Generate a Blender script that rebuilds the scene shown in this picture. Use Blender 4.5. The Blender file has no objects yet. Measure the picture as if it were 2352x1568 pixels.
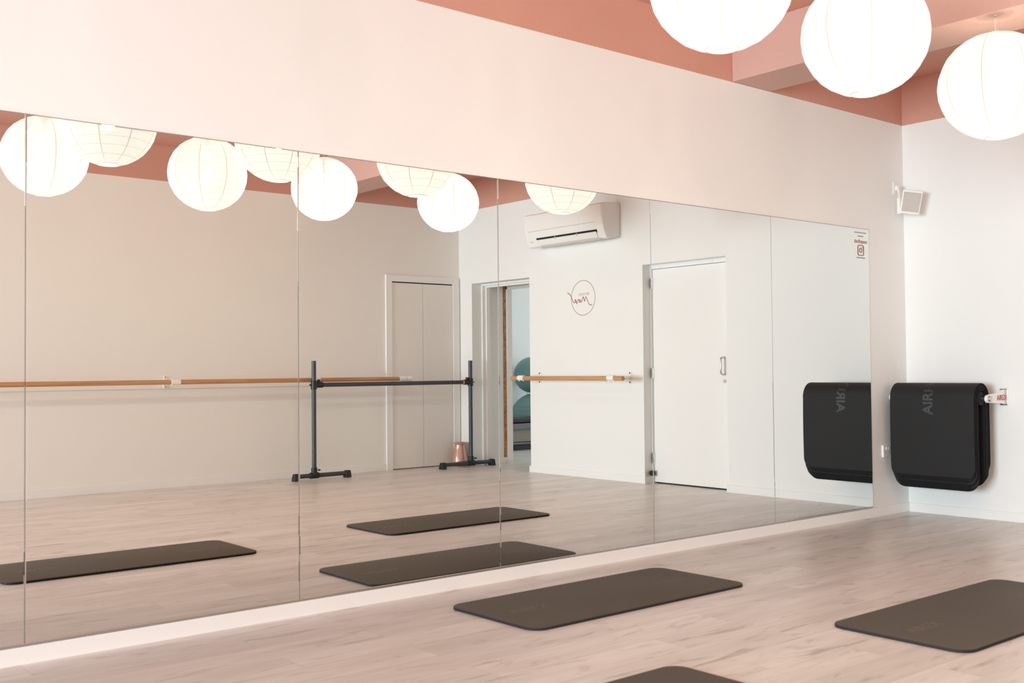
import bpy, bmesh, math, random
from mathutils import Vector, Matrix
random.seed(7)
PI = math.pi
SC = bpy.context.scene
COL = SC.collection

# ------------------------------------------------------------------ materials
def mat(name, color, rough=0.5, metal=0.0, spec=0.5, emit=None, estr=0.0, trans=0.0, coat=0.0):
    m = bpy.data.materials.new(name); m.use_nodes = True
    b = m.node_tree.nodes['Principled BSDF']
    b.inputs['Base Color'].default_value = (*color, 1)
    b.inputs['Roughness'].default_value = rough
    b.inputs['Metallic'].default_value = metal
    b.inputs['Specular IOR Level'].default_value = spec
    b.inputs['Transmission Weight'].default_value = trans
    b.inputs['Coat Weight'].default_value = coat
    if emit:
        b.inputs['Emission Color'].default_value = (*emit, 1)
        b.inputs['Emission Strength'].default_value = estr
    return m

def tex_variation(m, scale, amount, bump=0.0, stretch=(1, 1, 1), detail=4):
    """noise that varies the base colour a little and gives a fine bump (object space)"""
    nt = m.node_tree; N = nt.nodes; L = nt.links
    b = N['Principled BSDF']
    tc = N.new('ShaderNodeTexCoord'); mp = N.new('ShaderNodeMapping')
    mp.inputs['Scale'].default_value = stretch
    L.new(tc.outputs['Object'], mp.inputs['Vector'])
    nz = N.new('ShaderNodeTexNoise'); nz.inputs['Scale'].default_value = scale; nz.inputs['Detail'].default_value = detail
    L.new(mp.outputs['Vector'], nz.inputs['Vector'])
    c = b.inputs['Base Color'].default_value[:3]
    mx = N.new('ShaderNodeMix'); mx.data_type = 'RGBA'
    mx.inputs['A'].default_value = (*[max(0, v * (1 - amount)) for v in c], 1)
    mx.inputs['B'].default_value = (*[min(1, v * (1 + amount)) for v in c], 1)
    L.new(nz.outputs['Fac'], mx.inputs['Factor'])
    L.new(mx.outputs['Result'], b.inputs['Base Color'])
    if bump:
        bp = N.new('ShaderNodeBump'); bp.inputs['Strength'].default_value = bump; bp.inputs['Distance'].default_value = 0.002
        L.new(nz.outputs['Fac'], bp.inputs['Height']); L.new(bp.outputs['Normal'], b.inputs['Normal'])
    return m

M = {}
M['wall'] = tex_variation(mat('wall_paint', (0.855, 0.862, 0.846), 0.55, spec=0.35), 60, 0.012, 0.05)
M['cream'] = tex_variation(mat('cream_wall_paint', (0.868, 0.862, 0.818), 0.55, spec=0.35), 60, 0.012, 0.05)
M['terracotta'] = tex_variation(mat('terracotta_paint', (0.62, 0.330, 0.262), 0.6, spec=0.3), 40, 0.03, 0.05)
M['beam'] = tex_variation(mat('pink_beam_paint', (0.585, 0.37, 0.315), 0.6, spec=0.3), 40, 0.03, 0.05)
M['trim'] = tex_variation(mat('trim_gloss_paint', (0.872, 0.868, 0.852), 0.32, spec=0.5), 30, 0.01)
M['door'] = tex_variation(mat('door_paint', (0.865, 0.865, 0.85), 0.4, spec=0.4), 20, 0.01)
M['closet'] = tex_variation(mat('closet_door_paint', (0.85, 0.825, 0.785), 0.45, spec=0.4), 20, 0.01)
M['white_plastic'] = mat('white_plastic', (0.89, 0.885, 0.87), 0.32)
M['grey_plastic'] = mat('grey_louver_plastic', (0.62, 0.60, 0.57), 0.4)
M['gap_shade'] = mat('gap_shade', (0.01, 0.01, 0.011), 0.8)  # near-black colour stands in for the shade inside gaps, holes and slots
M['steel'] = mat('brushed_steel', (0.62, 0.60, 0.57), 0.28, metal=1.0)
M['black_plastic'] = mat('black_plastic', (0.012, 0.012, 0.014), 0.45)
M['tube_grey'] = tex_variation(mat('charcoal_powder_coat', (0.055, 0.06, 0.072), 0.42, metal=0.2), 200, 0.1)
M['orange'] = mat('orange_plastic', (0.8, 0.16, 0.05), 0.4)
M['grille'] = tex_variation(mat('speaker_grille', (0.56, 0.53, 0.50), 0.7), 400, 0.15, 0.2)
M['floor_mat'] = tex_variation(mat('floor_mat_foam', (0.088, 0.075, 0.058), 0.62, spec=0.32), 260, 0.10, 0.12)
M['mat_edge'] = mat('mat_edge_foam', (0.022, 0.022, 0.027), 0.7, spec=0.3)
M['hang_mat'] = tex_variation(mat('black_foam', (0.015, 0.0148, 0.015), 0.65, spec=0.28), 260, 0.12, 0.12)
M['hang_edge_shade'] = mat('black_foam_edge_shade', (0.006, 0.006, 0.0065), 0.7, spec=0.2)  # darker than the pad: shade between the layers painted into the edges
M['mat_print'] = mat('mat_embossed_print', (0.030, 0.030, 0.031), 0.5)
M['floor_print'] = mat('floor_mat_embossed_print', (0.118, 0.093, 0.073), 0.6)
M['tape_red'] = mat('red_print', (0.42, 0.03, 0.04), 0.5)
M['copper_print'] = mat('copper_vinyl', (0.36, 0.125, 0.055), 0.45)
M['pale_print'] = mat('pale_copper_vinyl', (0.60, 0.36, 0.28), 0.4)
M['decal_coral'] = mat('coral_vinyl', (0.52, 0.20, 0.13), 0.5)
M['decal_grey'] = mat('mauve_vinyl', (0.42, 0.32, 0.29), 0.5)
M['ball'] = tex_variation(mat('teal_vinyl', (0.20, 0.36, 0.36), 0.4, spec=0.5), 8, 0.05)
M['bench_pad'] = mat('black_upholstery', (0.018, 0.02, 0.024), 0.5)
M['bench_rail'] = mat('anodised_rail', (0.20, 0.20, 0.21), 0.35, metal=0.6)
M['bench_base'] = mat('bench_base_laminate', (0.33, 0.28, 0.24), 0.5)
M['vase'] = mat('rose_copper_glass', (0.62, 0.36, 0.28), 0.12, metal=0.35, spec=0.7, coat=0.6)
M['cord'] = mat('white_cord', (0.8, 0.78, 0.74), 0.5)
M['glass_edge'] = mat('polished_glass_edge', (0.20, 0.19, 0.18), 0.25, metal=0.0, spec=0.8)

def wood(name, c1, c2, c3, axis='x', scale=1.0, rough=0.35):
    m = mat(name, c1, rough); nt = m.node_tree; N = nt.nodes; L = nt.links; b = N['Principled BSDF']
    tc = N.new('ShaderNodeTexCoord'); mp = N.new('ShaderNodeMapping')
    s = {'x': (1.2, 26, 26), 'y': (26, 1.2, 26)}[axis]
    mp.inputs['Scale'].default_value = [v * scale for v in s]
    L.new(tc.outputs['Object'], mp.inputs['Vector'])
    nz = N.new('ShaderNodeTexNoise'); nz.inputs['Scale'].default_value = 2.0; nz.inputs['Detail'].default_value = 6
    L.new(mp.outputs['Vector'], nz.inputs['Vector'])
    cr = N.new('ShaderNodeValToRGB'); e = cr.color_ramp.elements
    e[0].position = .3; e[0].color = (*c3, 1); e[1].position = .7; e[1].color = (*c1, 1)
    k = e.new(.5); k.color = (*c2, 1)
    L.new(nz.outputs['Fac'], cr.inputs['Fac']); L.new(cr.outputs['Color'], b.inputs['Base Color'])
    return m
M['barre_x'] = wood('barre_timber', (0.60, 0.34, 0.16), (0.54, 0.28, 0.12), (0.44, 0.21, 0.08), 'x')
M['barre_y'] = wood('barre_timber_cross', (0.62, 0.36, 0.18), (0.56, 0.30, 0.13), (0.46, 0.23, 0.09), 'y')

def osb():
    m = mat('strand_board', (0.42, 0.22, 0.09), 0.7); nt = m.node_tree; N = nt.nodes; L = nt.links; b = N['Principled BSDF']
    tc = N.new('ShaderNodeTexCoord')
    v = N.new('ShaderNodeTexVoronoi'); v.inputs['Scale'].default_value = 45
    L.new(tc.outputs['Object'], v.inputs['Vector'])
    cr = N.new('ShaderNodeValToRGB'); e = cr.color_ramp.elements
    e[0].color = (0.24, 0.10, 0.035, 1); e[1].color = (0.58, 0.33, 0.14, 1)
    L.new(v.outputs['Color'], cr.inputs['Fac']); L.new(cr.outputs['Color'], b.inputs['Base Color'])
    return m
M['osb'] = osb()

def floor_material():
    m = bpy.data.materials.new('light_oak_planks'); m.use_nodes = True
    nt = m.node_tree; N = nt.nodes; L = nt.links; b = N['Principled BSDF']
    tc = N.new('ShaderNodeTexCoord')
    br = N.new('ShaderNodeTexBrick')
    br.inputs['Scale'].default_value = 1.0
    br.inputs['Brick Width'].default_value = 1.28; br.inputs['Row Height'].default_value = 0.192
    br.inputs['Mortar Size'].default_value = 0.0011; br.inputs['Mortar Smooth'].default_value = 0.3
    br.inputs['Bias'].default_value = 0.0; br.offset = 0.37
    br.inputs['Color1'].default_value = (0.0, 0.0, 0.0, 1); br.inputs['Color2'].default_value = (1, 1, 1, 1)
    br.inputs['Mortar'].default_value = (0.5, 0.5, 0.5, 1)
    L.new(tc.outputs['Object'], br.inputs['Vector'])
    # per-plank offset of the grain, so neighbouring boards differ
    sep = N.new('ShaderNodeSeparateColor'); L.new(br.outputs['Color'], sep.inputs['Color'])
    mul = N.new('ShaderNodeMath'); mul.operation = 'MULTIPLY'; mul.inputs[1].default_value = 13.0
    L.new(sep.outputs['Red'], mul.inputs[0])
    cmb = N.new('ShaderNodeCombineXYZ'); L.new(mul.outputs[0], cmb.inputs['X']); L.new(mul.outputs[0], cmb.inputs['Z'])
    add = N.new('ShaderNodeVectorMath'); add.operation = 'ADD'
    L.new(tc.outputs['Object'], add.inputs[0]); L.new(cmb.outputs[0], add.inputs[1])
    def noise(sx, sy, det, rough=0.5, dist=0.0):
        mp = N.new('ShaderNodeMapping'); mp.inputs['Scale'].default_value = (sx, sy, 1)
        L.new(add.outputs[0], mp.inputs['Vector'])
        n = N.new('ShaderNodeTexNoise'); n.inputs['Scale'].default_value = 1; n.inputs['Detail'].default_value = det
        n.inputs['Roughness'].default_value = rough; n.inputs['Distortion'].default_value = dist
        L.new(mp.outputs[0], n.inputs['Vector']); return n
    big = noise(1.1, 6.5, 4, 0.6, 0.4)         # broad soft streaks
    knot = noise(3.2, 15.0, 3, 0.6, 0.8)       # darker dashes
    fine = noise(5, 130, 3, 0.6)               # fine grain
    r1 = N.new('ShaderNodeValToRGB'); e = r1.color_ramp.elements
    e[0].position = .33; e[0].color = (0.655, 0.625, 0.585, 1)
    e[1].position = .66; e[1].color = (0.80, 0.785, 0.76, 1)
    L.new(big.outputs['Fac'], r1.inputs['Fac'])
    r2 = N.new('ShaderNodeValToRGB'); e = r2.color_ramp.elements
    e[0].position = .27; e[0].color = (0.66, 0.61, 0.58, 1); e[1].position = .43; e[1].color = (1, 1, 1, 1)
    L.new(knot.outputs['Fac'], r2.inputs['Fac'])
    r3 = N.new('ShaderNodeValToRGB'); e = r3.color_ramp.elements
    e[0].position = .3; e[0].color = (0.90, 0.89, 0.88, 1); e[1].position = .7; e[1].color = (1.03, 1.03, 1.03, 1)
    L.new(fine.outputs['Fac'], r3.inputs['Fac'])
    r4 = N.new('ShaderNodeValToRGB'); e = r4.color_ramp.elements       # plank tint
    e[0].position = 0; e[0].color = (0.93, 0.92, 0.91, 1); e[1].position = 1; e[1].color = (1.03, 1.025, 1.02, 1)
    L.new(sep.outputs['Red'], r4.inputs['Fac'])
    def mulc(a, c, f=1.0):
        x = N.new('ShaderNodeMix'); x.data_type = 'RGBA'; x.blend_type = 'MULTIPLY'; x.inputs['Factor'].default_value = f
        L.new(a, x.inputs['A']); L.new(c, x.inputs['B']); return x.outputs['Result']
    c = mulc(r1.outputs['Color'], r2.outputs['Color'])
    c = mulc(c, r3.outputs['Color']); c = mulc(c, r4.outputs['Color'])
    mort = N.new('ShaderNodeMix'); mort.data_type = 'RGBA'; mort.blend_type = 'MULTIPLY'
    mort.inputs['B'].default_value = (0.72, 0.68, 0.65, 1)
    L.new(br.outputs['Fac'], mort.inputs['Factor']); L.new(c, mort.inputs['A'])
    L.new(mort.outputs['Result'], b.inputs['Base Color'])
    b.inputs['Roughness'].default_value = 0.33
    b.inputs['Specular IOR Level'].default_value = 0.42
    bp = N.new('ShaderNodeBump'); bp.inputs['Strength'].default_value = 0.12; bp.inputs['Distance'].default_value = 0.001
    L.new(fine.outputs['Fac'], bp.inputs['Height']); L.new(bp.outputs['Normal'], b.inputs['Normal'])
    return m
M['floor'] = floor_material()

def mirror_material():
    m = bpy.data.materials.new('silvered_mirror'); m.use_nodes = True
    b = m.node_tree.nodes['Principled BSDF']
    b.inputs['Base Color'].default_value = (0.808, 0.820, 0.802, 1)
    b.inputs['Metallic'].default_value = 1.0; b.inputs['Roughness'].default_value = 0.0
    return m
M['mirror'] = mirror_material()

def pane_material():
    m = bpy.data.materials.new('window_glass'); m.use_nodes = True
    nt = m.node_tree; N = nt.nodes; L = nt.links; N.remove(N['Principled BSDF'])
    t = N.new('ShaderNodeBsdfTransparent'); t.inputs['Color'].default_value = (0.94, 0.96, 0.96, 1)
    g = N.new('ShaderNodeBsdfGlossy'); g.inputs['Roughness'].default_value = 0.02
    mx = N.new('ShaderNodeMixShader'); mx.inputs[0].default_value = 0.06
    L.new(t.outputs[0], mx.inputs[1]); L.new(g.outputs[0], mx.inputs[2])
    L.new(mx.outputs[0], N['Material Output'].inputs['Surface'])
    return m
M['pane'] = pane_material()

def lantern_material(gain=1.0):
    """lit rice paper: evenly glowing gores, a little less where the paper overlaps along seams and wire rings"""
    m = bpy.data.materials.new('lit_rice_paper'); m.use_nodes = True
    nt = m.node_tree; N = nt.nodes; L = nt.links; b = N['Principled BSDF']
    b.inputs['Base Color'].default_value = (0.17, 0.165, 0.155, 1); b.inputs['Roughness'].default_value = 0.8
    tc = N.new('ShaderNodeTexCoord'); sp = N.new('ShaderNodeSeparateXYZ'); L.new(tc.outputs['Object'], sp.inputs[0])
    def mth(op, a, b_=None, v=None):
        n = N.new('ShaderNodeMath'); n.operation = op
        L.new(a, n.inputs[0])
        if b_ is not None: L.new(b_, n.inputs[1])
        if v is not None: n.inputs[1].default_value = v
        return n.outputs[0]
    ang = mth('ARCTAN2', sp.outputs['Y'], sp.outputs['X'])
    a = mth('MULTIPLY', ang, v=9 / (2 * PI)); a = mth('ADD', a, v=20.35); a = mth('FRACT', a); a = mth('SUBTRACT', a, v=0.5); a = mth('ABSOLUTE', a)
    seam = mth('LESS_THAN', a, v=0.018)
    z = mth('MULTIPLY', sp.outputs['Z'], v=1 / 0.043); z = mth('ADD', z, v=20.5); z = mth('FRACT', z); z = mth('SUBTRACT', z, v=0.5); z = mth('ABSOLUTE', z)
    ring = mth('LESS_THAN', z, v=0.022); ring = mth('MULTIPLY', ring, v=0.93)
    s = mth('MAXIMUM', seam, ring)
    mx = N.new('ShaderNodeMix'); mx.data_type = 'RGBA'
    mx.inputs['A'].default_value = (1.0, 0.97, 0.915, 1); mx.inputs['B'].default_value = (0.68, 0.62, 0.55, 1)
    L.new(s, mx.inputs['Factor'])
    L.new(mx.outputs['Result'], b.inputs['Emission Color']); b.inputs['Emission Strength'].default_value = PAPER * gain
    t = N.new('ShaderNodeBsdfTransparent'); t.inputs['Color'].default_value = (1.0, 0.93, 0.82, 1)
    ms = N.new('ShaderNodeMixShader'); op_ = mth('MULTIPLY', s, v=-0.09); op_ = mth('ADD', op_, v=0.15); L.new(op_, ms.inputs[0])       # thin paper lets some of the bulb's light straight through
    L.new(b.outputs[0], ms.inputs[1]); L.new(t.outputs[0], ms.inputs[2])
    L.new(ms.outputs[0], N['Material Output'].inputs['Surface'])
    return m
PAPER = 0.86
M['paper'] = lantern_material(); M['paper_hole_glow'] = lantern_material(1.6)  # second copy glows more, imitating the bright opening under the lantern
M['bulb'] = mat('lamp_bulb', (0.9, 0.9, 0.88), 0.3, emit=(1, 0.85, 0.62), estr=1.2)

# ------------------------------------------------------------------ mesh builder
class MB:
    def __init__(s): s.v = []; s.f = []; s.mi = []
    def add(s, vs, fs, k=0):
        o = len(s.v); s.v += [tuple(p) for p in vs]
        s.f += [tuple(i + o for i in f) for f in fs]; s.mi += [k] * len(fs); return s
    def box(s, x0, x1, y0, y1, z0, z1, k=0, mtx=None):
        x0, x1 = sorted((x0, x1)); y0, y1 = sorted((y0, y1)); z0, z1 = sorted((z0, z1))
        vs = [Vector((x, y, z)) for z in (z0, z1) for y in (y0, y1) for x in (x0, x1)]
        if mtx: vs = [mtx @ p for p in vs]
        return s.add(vs, [(0, 2, 3, 1), (4, 5, 7, 6), (0, 1, 5, 4), (2, 6, 7, 3), (0, 4, 6, 2), (1, 3, 7, 5)], k)
    def tube(s, pts, r, n=16, cap=True, k=0):
        pts = [Vector(p) for p in pts]; rs = r if isinstance(r, (list, tuple)) else [r] * len(pts)
        base = len(s.v); prev = None
        for i, p in enumerate(pts):
            d = (pts[min(i + 1, len(pts) - 1)] - pts[max(i - 1, 0)]).normalized()
            u = prev if prev else (Vector((0, 0, 1)) if abs(d.z) < .9 else Vector((1, 0, 0)))
            u = (u - d * u.dot(d)).normalized(); prev = u; w = d.cross(u)
            for j in range(n):
                a = 2 * PI * j / n; s.v.append(tuple(p + (u * math.cos(a) + w * math.sin(a)) * rs[i]))
        for i in range(len(pts) - 1):
            for j in range(n):
                a = base + i * n + j; b = base + i * n + (j + 1) % n
                s.f.append((a, b, b + n, a + n)); s.mi.append(k)
        if cap:
            s.f.append(tuple(base + j for j in reversed(range(n)))); s.mi.append(k)
            e = base + (len(pts) - 1) * n; s.f.append(tuple(e + j for j in range(n))); s.mi.append(k)
        return s
    def lathe(s, prof, n=32, c=(0, 0, 0), k=0, closed=False):
        base = len(s.v)
        for r, z in prof:
            for j in range(n):
                a = 2 * PI * j / n; s.v.append((c[0] + r * math.cos(a), c[1] + r * math.sin(a), c[2] + z))
        for i in range(len(prof) - 1):
            for j in range(n):
                a = base + i * n + j; b = base + i * n + (j + 1) % n
                s.f.append((a, b, b + n, a + n)); s.mi.append(k)
        if closed:
            s.f.append(tuple(base + j for j in reversed(range(n)))); s.mi.append(k)
            e = base + (len(prof) - 1) * n; s.f.append(tuple(e + j for j in range(n))); s.mi.append(k)
        return s
    def prism(s, poly, axis, a, b, k=0):
        """poly: list of 2-D points; extruded along axis between a and b"""
        def P(p, t):
            return {'x': (t, p[0], p[1]), 'y': (p[0], t, p[1]), 'z': (p[0], p[1], t)}[axis]
        n = len(poly); vs = [P(p, a) for p in poly] + [P(p, b) for p in poly]
        fs = [tuple(range(n)), tuple(reversed(range(n, 2 * n)))] + [(i, i + n, (i + 1) % n + n, (i + 1) % n) for i in range(n)]
        return s.add(vs, fs, k)
    def build(s, name, mats, parent=None, smooth=False, bevel=0, loc=None):
        me = bpy.data.meshes.new(name); me.from_pydata(s.v, [], s.f)
        for m in (mats if isinstance(mats, (list, tuple)) else [mats]): me.materials.append(m)
        for p, k in zip(me.polygons, s.mi): p.material_index = k
        bm = bmesh.new(); bm.from_mesh(me); bmesh.ops.recalc_face_normals(bm, faces=bm.faces); bm.to_mesh(me); bm.free()
        if smooth:
            for p in me.polygons: p.use_smooth = True
            try: me.set_sharp_from_angle(angle=math.radians(smooth if smooth is not True else 40))
            except Exception: pass
        o = bpy.data.objects.new(name, me); COL.objects.link(o)
        if loc: o.location = loc
        if parent: o.parent = parent
        if bevel:
            b = o.modifiers.new('bevel', 'BEVEL'); b.width = bevel; b.segments = 3; b.limit_method = 'ANGLE'
            b.angle_limit = math.radians(35)
        return o

def tag(o, label=None, cat=None, group=None, kind=None):
    if label: o['label'] = label
    if cat: o['category'] = cat
    if group: o['group'] = group
    if kind: o['kind'] = kind
    return o
def empty(name, loc, label, cat, group=None, rz=0):
    o = bpy.data.objects.new(name, None); COL.objects.link(o); o.location = loc; o.rotation_euler = (0, 0, rz)
    o.empty_display_size = 0.1
    return tag(o, label, cat, group)
def struct(o): o['kind'] = 'structure'; return o
def text_mesh(body, size, material, mtx, extrude=0.0006, parent=None, name='lettering', space=1.0, bold=0.0):
    cu = bpy.data.curves.new('t', 'FONT'); cu.body = body; cu.size = size; cu.extrude = extrude
    cu.align_x = 'CENTER'; cu.align_y = 'CENTER'; cu.space_character = space; cu.offset = bold
    t = bpy.data.objects.new('t', cu); COL.objects.link(t)
    bpy.context.view_layer.update()
    me = bpy.data.meshes.new_from_object(t.evaluated_get(bpy.context.evaluated_depsgraph_get()))
    bpy.data.objects.remove(t); me.transform(mtx); me.materials.clear(); me.materials.append(material)
    o = bpy.data.objects.new(name, me); COL.objects.link(o)
    if parent: o.parent = parent
    return o
def frame_mtx(origin, xdir, ydir):
    x = Vector(xdir).normalized(); y = Vector(ydir).normalized(); z = x.cross(y)
    m = Matrix((x, y, z)).transposed().to_4x4(); m.translation = Vector(origin); return m

# ------------------------------------------------------------------ dimensions (metres)
L_OPP = -5.693          # opposite wall
X_BACK = -14.0          # wall behind the camera
PAINT = 2.957           # height where the wall paint turns terracotta
CEIL = 3.30
DOOR_A, DOOR_B, HEAD = -1.743, -2.755, 2.106      # recessed white door
OPEN_A, OPEN_B, OHEAD = -4.428, -5.450, 2.104     # opening to the next room

# ------------------------------------------------------------------ setting
f = MB().box(X_BACK - .3, 6.7, -8.4, 0.15, -0.08, 0.0).build('floor', M['floor']); struct(f)
c = MB().box(X_BACK - .3, .0, L_OPP, 0.0, CEIL, CEIL + .12).build('ceiling', M['terracotta']); struct(c)
# mirror wall (y = 0)
w = MB(); w.box(X_BACK, 0.14, 0, .15, 0, PAINT, 0); w.box(X_BACK, 0.14, 0, .15, PAINT, CEIL + .12, 1)
struct(w.build('wall_mirror', [M['wall'], M['terracotta']]))
# far wall (x = 0)
w = MB()
for a, b in ((0, DOOR_A), (DOOR_B, OPEN_A), (OPEN_B, L_OPP)): w.box(0, .138, a, b, 0, PAINT)
w.box(0, .138, DOOR_A, DOOR_B, HEAD, PAINT); w.box(0, .138, OPEN_A, OPEN_B, OHEAD, PAINT)
w.box(0, .138, 0, L_OPP, PAINT, CEIL + .12, 1)
struct(w.build('wall_far', [M['wall'], M['terracotta']]))
# opposite wall with a window beyond the left edge of the view
WX0, WX1, WZ0, WZ1 = -13.2, -9.2, 0.35, 2.55
w = MB()
w.box(X_BACK, WX0, L_OPP, L_OPP - .15, 0, PAINT); w.box(WX1, .138, L_OPP, L_OPP - .15, 0, PAINT)
w.box(WX0, WX1, L_OPP, L_OPP - .15, 0, WZ0); w.box(WX0, WX1, L_OPP, L_OPP - .15, WZ1, PAINT)
w.box(X_BACK, .138, L_OPP, L_OPP - .15, PAINT, CEIL + .12, 1)
struct(w.build('wall_opposite', [M['cream'], M['terracotta']]))
# wall behind the camera with a wide window
BY0, BY1, BZ0, BZ1 = -5.5, -1.3, 0.15, 2.75
w = MB()
w.box(X_BACK, X_BACK - .15, 0.15, BY1, 0, PAINT); w.box(X_BACK, X_BACK - .15, BY0, L_OPP - .15, 0, PAINT)
w.box(X_BACK, X_BACK - .15, BY0, BY1, 0, BZ0); w.box(X_BACK, X_BACK - .15, BY0, BY1, BZ1, PAINT)
w.box(X_BACK, X_BACK - .15, .15, L_OPP - .15, PAINT, CEIL + .12, 1)
struct(w.build('wall_back', [M['wall'], M['terracotta']]))
def window(name, axis, at, a0, a1, z0, z1, n):
    """frame and panes in a wall opening; axis is the wall's normal"""
    def bx(mb, p0, p1, q0, q1, t0, t1):
        return mb.box(t0, t1, p0, p1, q0, q1) if axis == 'x' else mb.box(p0, p1, t0, t1, q0, q1)
    fr = MB(); t0, t1 = at - .03, at + .03
    bx(fr, a0, a1, z0, z0 + .06, t0, t1); bx(fr, a0, a1, z1 - .06, z1, t0, t1)
    for k in range(n + 1):
        p = a0 + (a1 - a0 - .06) * k / n; bx(fr, p, p + .06, z0 + .06, z1 - .06, t0 + .002, t1 - .002)
    fo = struct(fr.build(name, M['trim']))
    for k in range(n):
        p = a0 + (a1 - a0 - .06) * k / n + .06; q = a0 + (a1 - a0 - .06) * (k + 1) / n
        pm = MB(); bx(pm, p, q, z0 + .06, z1 - .06, at - .003, at + .003); pm.build('pane', M['pane'], fo)
    return fo
window('window_1', 'x', X_BACK - .07, BY0, BY1, BZ0, BZ1, 4)
window('window_2', 'y', L_OPP - .07, WX0, WX1, WZ0, WZ1, 3)
# ceiling beam running from the mirror wall to the opposite wall
struct(MB().box(-2.055, -1.655, 0, L_OPP, PAINT + .003, CEIL).build('trim_1', M['beam'], bevel=.003))
# skirting boards
struct(MB().box(X_BACK, 0, 0, -.011, 0, .069).build('baseboard_mirror', M['trim'], bevel=.002))
b = MB()
b.box(0, -.013, -.011, DOOR_A, 0, .068); b.box(0, -.013, DOOR_B, OPEN_A - .0, 0, .068); b.box(0, -.013, OPEN_B, L_OPP + .013, 0, .068)
b.box(-.013, .12, DOOR_B, DOOR_B + .013, 0, .068); b.box(-.013, .12, DOOR_A, DOOR_A - .013, 0, .068)
b.box(-.013, .138, OPEN_A, OPEN_A - .016, 0, .068)
struct(b.build('baseboard_far', M['trim'], bevel=.002))
b = MB(); b.box(X_BACK, -1.033, L_OPP, L_OPP + .013, 0, .075)
struct(b.build('baseboard_opposite', M['trim'], bevel=.002))
struct(MB().box(X_BACK, X_BACK + .013, L_OPP + .013, -.011, 0, .069).build('baseboard_back', M['trim'], bevel=.002))
# barre backing board on the opposite wall
struct(MB().box(X_BACK, -1.035, L_OPP, L_OPP + .016, .955, 1.082).build('trim_2', M['trim'], bevel=.002))
# closet: architrave, two flush leaves
b = MB(); t = L_OPP + .022
b.box(-1.033, -.953, L_OPP, t, 0, 2.181); b.box(-.104, -.014, L_OPP, t, 0, 2.181); b.box(-.953, -.104, L_OPP, t, 2.106, 2.181)
struct(b.build('trim_3', M['trim'], bevel=.003))
b = MB(); b.box(-.953, -.104, L_OPP, L_OPP + .002, .003, 2.106); struct(b.build('closet_gap_shade', M['gap_shade']))  # near-black sheet paints the shade in the gaps round the leaves
struct(MB().box(-.951, -.530, L_OPP + .002, L_OPP + .010, .010, 2.094).build('door_1', M['closet'], bevel=.002))
struct(MB().box(-.526, -.107, L_OPP + .002, L_OPP + .010, .010, 2.094).build('door_2', M['closet'], bevel=.002))
# white recessed door in the far wall
b = MB()
b.box(.100, .138, DOOR_B, DOOR_B + .028, 0, HEAD); b.box(.100, .138, DOOR_A, DOOR_A - .028, 0, HEAD); b.box(.100, .138, DOOR_B + .028, DOOR_A - .028, HEAD - .040, HEAD)
b.box(.150, .17, DOOR_B - .1, DOOR_A + .1, 0, HEAD + .1)
struct(b.build('trim_5', M['trim'], bevel=.0015))
struct(MB().box(.138, .1495, DOOR_B, DOOR_A, 0, HEAD).build('door_gap_shade', M['gap_shade']))  # near-black sheet behind the leaf paints the shade in its gaps
d3 = struct(MB().box(.106, .1375, DOOR_B + .032, DOOR_A - .031, .014, HEAD - .044).build('door_3', M['door'], bevel=.0015))
for z in (1.93, 1.06, .24):
    h = MB(); h.tube([(.103, DOOR_B + .030, z - .05), (.103, DOOR_B + .030, z + .05)], .0065, 10)
    for q in (-.05, -.018, .018, .05): h.tube([(.103, DOOR_B + .030, z + q - .002), (.103, DOOR_B + .030, z + q + .002)], .0082, 10)
    h.box(.0985, .1, DOOR_B + .002, DOOR_B + .026, z - .048, z + .048)
    tag(h.build('hinge', M['steel'], d3, smooth=True), 'steel hinge')
hp = [(.106, -1.855, 1.045), (.075, -1.855, 1.045), (.060, -1.855, 1.052), (.052, -1.855, 1.068), (.052, -1.855, 1.178), (.060, -1.855, 1.194), (.075, -1.855, 1.2), (.106, -1.855, 1.2)]
tag(MB().tube(hp, .0085, 12).build('door_handle', M['steel'], d3, smooth=True), 'steel pull handle')
lk = MB().tube([(.106, -1.855, .985), (.101, -1.855, .985)], .017, 20); lk.build('lock', M['steel'], d3, smooth=True)

# ------------------------------------------------------------------ opening and next room
b = MB()
for y0, s in ((OPEN_B, 1), (OPEN_A, -1)):           # stepped white lining
    b.box(.138, .185, y0, y0 + s * .022, 0, 2.082); b.box(.185, .235, y0, y0 + s * .040, 0, 2.064); b.box(.235, .268, y0, y0 + s * .022, 0, 2.082)
b.box(.138, .185, OPEN_B, OPEN_A, 2.082, OHEAD + .01); b.box(.185, .235, OPEN_B, OPEN_A, 2.064, OHEAD + .01); b.box(.235, .268, OPEN_B, OPEN_A, 2.082, OHEAD + .01)
struct(b.build('trim_7', M['trim'], bevel=.002))
b = MB()                                             # partition behind the opening
b.box(.138, .575, OPEN_B, OPEN_B - .16, 0, 2.95); b.box(.138, .575, OPEN_A, OPEN_A + .16, 0, 2.95)
b.box(.268, .575, OPEN_B, OPEN_A, 2.115, 2.95)
b.box(.475, .575, OPEN_B - .16, -8.2, 0, 2.95); b.box(.475, .575, OPEN_A + .16, -3.2, 0, 2.95)
struct(b.build('wall_partition', M['wall']))
b = MB()
b.box(.462, .505, OPEN_B, OPEN_B + .006, .07, 2.115); b.box(.462, .505, OPEN_A, OPEN_A - .006, 0, 2.115)
b.box(.300, .505, OPEN_B, OPEN_A, 2.108, 2.115)
struct(b.build('trim_8', M['osb']))
b = MB()
b.box(.505, .58, OPEN_B, OPEN_B + .028, 0, 2.09); b.box(.505, .58, OPEN_A, OPEN_A - .028, 0, 2.09); b.box(.505, .58, OPEN_B, OPEN_A, 2.06, 2.114)
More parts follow.
